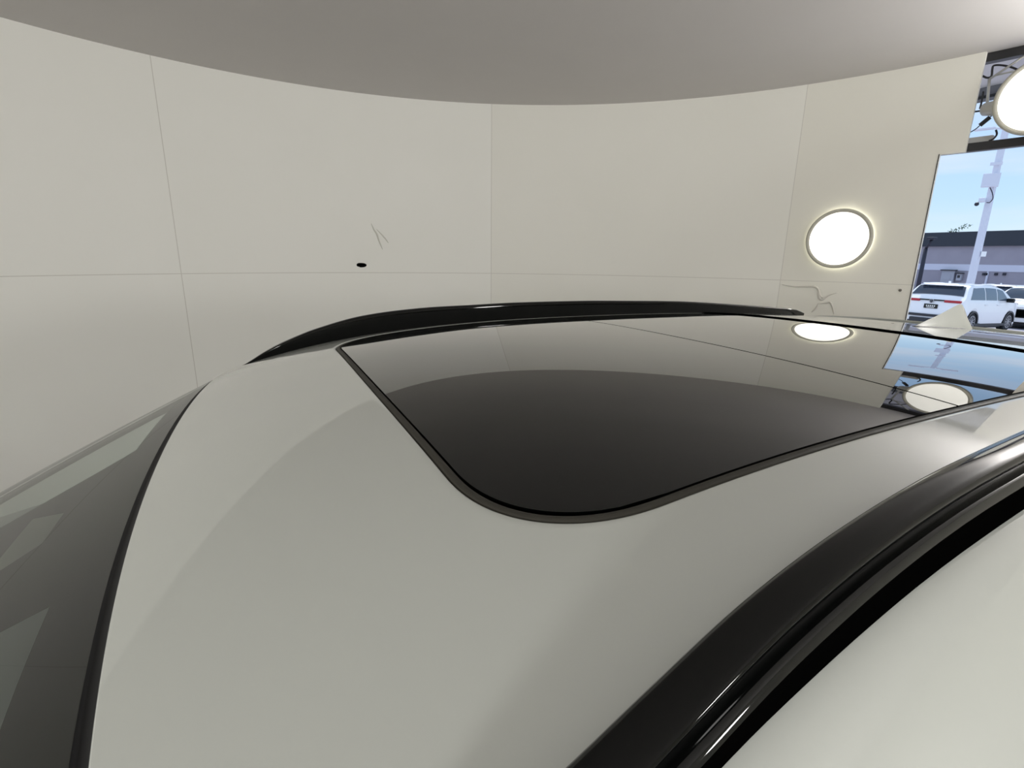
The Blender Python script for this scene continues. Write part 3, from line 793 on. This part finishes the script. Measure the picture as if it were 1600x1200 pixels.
q = at_x(1436, 440, 42.0)
dp = thing('street_lamp', 'thin dark lamp post beside the mauve building, left of the pale pole', 'street light', (42.0, q.y, gz(42)))
tp = at_x(1455, 372, 42.0)
bm = bmesh.new(); tube(bm, [(0, 0, 0), (0, 0, tp.z-gz(42)-0.7)], [0.14, 0.12], 10); obj('post', bm, M_poledark, dp, smooth=True)
bm = bmesh.new(); tube(bm, [(0, 0, tp.z-gz(42)-0.7), (0, -0.25, tp.z-gz(42)-0.1)], 0.09, 8); obj('arm', bm, M_poledark, dp, smooth=True)
bm = bmesh.new(); box(bm, (-0.1, -0.28, tp.z-gz(42)-0.03), (0.5, 0.45, 0.16), bevel=0.03); obj('lamp_head', bm, M_poledark, dp)

# tree peeking over the roof band
tq = at_x(1488, 360, 72)
tr = thing('tree', 'leafy tree top just showing over the dark roof band', 'tree', (72, tq.y, gz(72)))
bm = bmesh.new(); hz = tq.z-gz(72)
tube(bm, spline([(0, 0, 0), (0.1, 0.1, hz*0.5), (0, 0, hz-0.9), (0, 0.1, hz)], 4), [0.22]*5+[0.16]*4+[0.06]*4, 8); obj('trunk', bm, M_bark, tr, smooth=True)
bm = bmesh.new()
for k in range(260):
    a = random.random(); yy = (random.gauss(0.2, 0.75)); zz = hz-1.0+random.random()*1.0*max(0.2, 1-abs(yy)*0.5); xx = random.gauss(0, 0.5)
    if k < 60: yy = 0.1-1.7*a; zz = hz-0.15+0.75*a+random.gauss(0, 0.06)
    n_ = Vector((random.gauss(0, 1), random.gauss(0, 1), random.gauss(0, 1))).normalized(); t_ = n_.orthogonal().normalized(); b_ = n_.cross(t_); c_ = Vector((xx, yy, zz))
    bm.faces.new([bm.verts.new(c_+t_*0.11), bm.verts.new(c_+b_*0.06), bm.verts.new(c_-t_*0.11), bm.verts.new(c_-b_*0.06)])
obj('foliage', bm, M_leaf, tr)

# parked cars; local frame: tail at x=0, nose at x=+Lc, z up from the ground
def parked(name, label, loc, head, paint, Lc=4.5, Wc=1.86, Hc=1.66, suv=True, group='parked cars outside'):
    t = thing(name, label, 'car', loc, 0, group); t.rotation_euler = (-math.atan(SL)*math.sin(head), math.atan(SL)*math.cos(head), head)
    hw = Wc/2
    # top profile, belt line, roof half width as functions of x/L
    if suv:
        tx = [0, .02, .05, .12, .22, .40, .55, .66, .74, .80, .90, .97, 1.0]; tz = [.60, .66, .74, .955, .985, 1.0, .985, .93, .80, .665, .635, .585, .50]
        bz = 0.655
    else:
        tx = [0, .03, .10, .22, .32, .42, .52, .62, .72, .78, .90, .97, 1.0]; tz = [.60, .70, .74, .86, .96, 1.0, .99, .92, .78, .68, .63, .57, .46]
        bz = 0.66
    xs = [0, .006, .015, .03, .05, .08, .11, .14, .18, .22, .27, .33, .40, .47, .53, .58, .63, .68, .72, .76, .80, .84, .88, .92, .95, .975, .99, 1.0]
    v = []; rows = []
    def half(s_):
        k = 1.0
        if s_ < 0.05: k = 0.93+0.07*math.sqrt(max(0, 1-(1-s_/0.05)**2))
        if s_ > 0.85: k = 1-0.22*((s_-0.85)/0.15)**2.2
        return hw*k
    def sect(s_):
        x = s_*Lc; Tz = interp(s_, tx, tz)*Hc; b_ = min(bz*Hc, Tz-0.01); w_ = half(s_)
        lo = 0.20+0.10*max(0, 1-s_/0.03)+0.08*max(0, (s_-0.96)/0.04)
        for wc in (0.195, 0.80):
            d = abs(x-wc*Lc)
            if d < 0.41: lo = max(lo, 0.33+math.sqrt(max(0, 0.168-d*d)))
        g = max(0.0, Tz-b_)/(Hc-bz*Hc)
        rw = w_*(1-0.20*min(1, g))
        return [(x, w_*0.96, lo), (x, w_, lo+0.10), (x, w_, 0.33*Hc+0.04 if 0.33*Hc+0.04 > lo+.1 else lo+0.11), (x, w_*0.985, b_-0.10), (x, w_*0.965, b_), (x, (w_*0.965+rw)/2+0.01, (b_+Tz)/2), (x, rw, Tz-0.05*min(1, g+0.2)), (x, rw*0.86, Tz-0.012), (x, rw*0.45, Tz+0.012), (x, 0, Tz+0.018)]
    for s_ in xs:
        h_ = sect(s_); full = h_+[(a, -b, c) for a, b, c in h_[-2::-1]]; rows.append(full); v += full
    n = len(rows[0]); f = grid_faces(len(xs), n); f.append(tuple(range(n))[::-1]); f.append(tuple((len(xs)-1)*n+k for k in range(n)))
    pydata('body', v, f, paint, t, smooth=True).data.set_sharp_from_angle(angle=math.radians(32))
    bm = bmesh.new(); box(bm, (Lc*0.5, 0, 0.30), (Lc*0.93, Wc*0.90, 0.34), bevel=0.04); obj('underbody', bm, M_plast, t)
    # side windows
    def S(s_, k, off):                            # point on the greenhouse side between belt (0) and roof edge (1)
        h_ = sect(s_); a, b, c_ = Vector(h_[4]), Vector(h_[5]), Vector(h_[6]); q = a.lerp(b, k*2) if k < .5 else b.lerp(c_, k*2-1)
        return (q.x, q.y+off, q.z)
    ends = ((.115, .175, .345), (.36, .36, .535), (.55, .55, .73)) if suv else ((.22, .30, .44), (.455, .455, .58), (.595, .595, .74))
    for sg in (-1, 1):
        for (a0, a1, b1) in ends[0 if suv else 0:]:
            vv = []
            for i in range(9):
                q = i/8
                for j in range(5):
                    k = 0.06+0.80*j/4
                    s0 = a0+(a1-a0)*(j/4); s1 = b1-(0.085*(j/4) if b1 > 0.7 else 0)
                    p_ = S(s0+(s1-s0)*q, k, 0.006); vv.append((p_[0], sg*p_[1], p_[2]))
            pydata('side_window', vv, grid_faces(9, 5), M_cwin2, t)
        vv = []
        for s_, k in ((.09, .5), ): pass
        bm = bmesh.new(); q = S(.73, 0.1, 0); box(bm, (q[0]-0.12, sg*(q[1]+0.11), q[2]+0.02), (0.12, 0.22, 0.15), bevel=0.03); obj('wing_mirror', bm, M_gloss, t)
        bm = bmesh.new(); tube(bm, [(Lc*(.16+.01*i), sg*(S(.16+.01*i, 1, 0)[1]-0.03), S(.16+.01*i, 1, 0)[2]+0.045) for i in range(0, 44, 4)], 0.02, 6); obj('roof_rail', bm, paint, t) if suv else bm.free()
        bm = bmesh.new(); box(bm, (Lc*0.5, sg*hw*0.975, 0.255), (Lc*0.50, 0.05, 0.10), bevel=0.01); obj('sill_cladding', bm, M_plast, t)
        for wc in (0.195, 0.80):
            vv = []; x0_ = wc*Lc
            for k in range(25):
                a = math.pi*k/24
                for r_, yy in ((0.405, half(wc)+0.004), (0.405, half(wc)+0.012), (0.345, half(wc)+0.012), (0.345, half(wc)-0.10)):
                    vv.append((x0_+r_*math.cos(a), sg*yy, 0.335+r_*math.sin(a)))
            pydata('wheel_arch', vv, grid_faces(25, 4), M_plast, t, smooth=False)
        for hx in (.36, .56):
            bm = bmesh.new(); box(bm, (Lc*hx, sg*(hw*0.99+0.012), bz*Hc-0.13), (0.20, 0.03, 0.035), bevel=0.008); obj('door_handle', bm, paint, t)
    for wc in (0.195, 0.80):
        for sg in (-1, 1): wheel(t, wc*Lc, sg*(hw-0.13), 0.345, 0.22, sgn=sg)
    # rear window, windshield as patches laid on the loft
    def top_patch(nm, s0, s1, kw, m, up=0.012, pid=t):
        vv = []
        for i in range(10):
            s_ = s0+(s1-s0)*i/9; h_ = sect(s_); rw = h_[6][1]
            for j in range(13):
                y = rw*kw*(2*j/12-1); a = abs(y)/rw; zt = h_[9][2]-0.006-0.045*a**3
                vv.append((h_[0][0]+(-up if s0 < .3 else up), y, zt+up))
        return pydata(nm, vv, grid_faces(10, 13), m, pid)
    if suv:
        top_patch('rear_window', .051, .112, .90, M_cwin)
        top_patch('windshield', .662, .792, .90, M_cwin)
    else:
        top_patch('rear_window', .115, .31, .88, M_cwin); top_patch('windshield', .60, .765, .90, M_cwin)
    # tail: light bar, badge, plate, bumper cladding
    bm = bmesh.new(); box(bm, (-0.006, 0, 0.635*Hc), (0.03, Wc*0.86, 0.045), bevel=0.006); obj('light_bar', bm, M_gloss, t)
    for sg in (-1, 1):
        bm = bmesh.new(); box(bm, (0.02, sg*Wc*0.33, 0.622*Hc), (0.10, Wc*0.26, 0.085), bevel=0.015); obj('tail_light', bm, M_red, t)
        bm = bmesh.new(); box(bm, (Lc-0.10, sg*Wc*0.29, 0.52*Hc), (0.16, 0.34, 0.10), bevel=0.03); obj('headlight', bm, M_chrome, t)
    bm = bmesh.new(); bmesh.ops.create_cone(bm, cap_ends=True, segments=24, radius1=0.065, radius2=0.065, depth=0.02, matrix=Matrix.Translation((-0.025, 0, 0.612*Hc)) @ Matrix.Rotation(math.pi/2, 4, 'Y'))
    b_ = obj('badge', bm, M_plast, t)
    bm = bmesh.new(); N_ = 24; vv = []
    tube(bm, [(-0.04, 0.066*math.cos(2*math.pi*k/N_), 0.612*Hc+0.066*math.sin(2*math.pi*k/N_)) for k in range(N_+1)], 0.006, 6)
    z_ = 0.612*Hc
    for pts in ([(-.022, .058), (0, .008), (.022, .058)], [(-.052, .022), (-.024, -.055), (0, -.006), (.024, -.055), (.052, .022)]):
        tube(bm, [(-0.04, a, z_+c_) for a, c_ in pts], 0.005, 6)
    obj('emblem', bm, M_chrome, b_)
    bm = bmesh.new(); box(bm, (-0.012, 0, 0.50*Hc), (0.03, 0.42, 0.15), bevel=0.006); lp = obj('licence_plate', bm, M_gloss, t)
    bm = bmesh.new()
    for k in range(5): box(bm, (-0.030, -0.12+0.06*k, 0.507*Hc), (0.006, 0.038, 0.045))
    box(bm, (-0.030, 0, 0.475*Hc), (0.006, 0.24, 0.018)); obj('plate_lettering', bm, M_chrome, lp)
    bm = bmesh.new(); box(bm, (-0.02, 0, 0.305*Hc), (0.08, Wc*0.88, 0.09), bevel=0.02); box(bm, (-0.03, 0, 0.20*Hc), (0.10, Wc*0.62, 0.16), bevel=0.03); obj('rear_cladding', bm, M_plast, t)
    if suv:
        bm = bmesh.new(); box(bm, (Lc*0.097, 0, Hc*0.952), (0.20, Wc*0.66, 0.03), bevel=0.01); obj('roof_spoiler', bm, paint, t)
        bm = bmesh.new(); box(bm, (Lc*0.20, 0, Hc*1.02), (0.12, 0.03, 0.07), bevel=0.01); obj('antenna_fin', bm, paint, t)
        bm = bmesh.new(); tube(bm, [(Lc*0.062, 0, Hc*0.735), (Lc*0.045, 0.28, Hc*0.72)], 0.012, 6); obj('rear_wiper', bm, M_gloss, t)
    bm = bmesh.new(); box(bm, (Lc-0.03, 0, 0.36*Hc), (0.12, Wc*0.64, 0.34), bevel=0.03); obj('grille', bm, M_gloss, t)
    return t
parked('parked_suv', 'white SUV with a red light bar and black number plate, seen through the doorway', (21.65, 8.97, gz(21.65)), math.radians(-0.5), M_carwhite)
parked('parked_suv', 'white SUV facing the drum, right of the nearest SUV, with bluish windshield', (31.6, 8.65, gz(31.6)), math.radians(180), M_carwhite, Hc=1.70)
parked('parked_suv', 'farther white SUV with dark rear window, glimpsed over the nearest SUV bonnet', (34.5, 12.2, gz(34.5)), math.radians(0), M_carwhite, Hc=1.72)
parked('parked_car', 'pale blue car partly hidden by the wall edge, behind the nearest white SUV', (29.0, 17.0, gz(29.0)), math.radians(-90), M_carblue, suv=False, Hc=1.48)
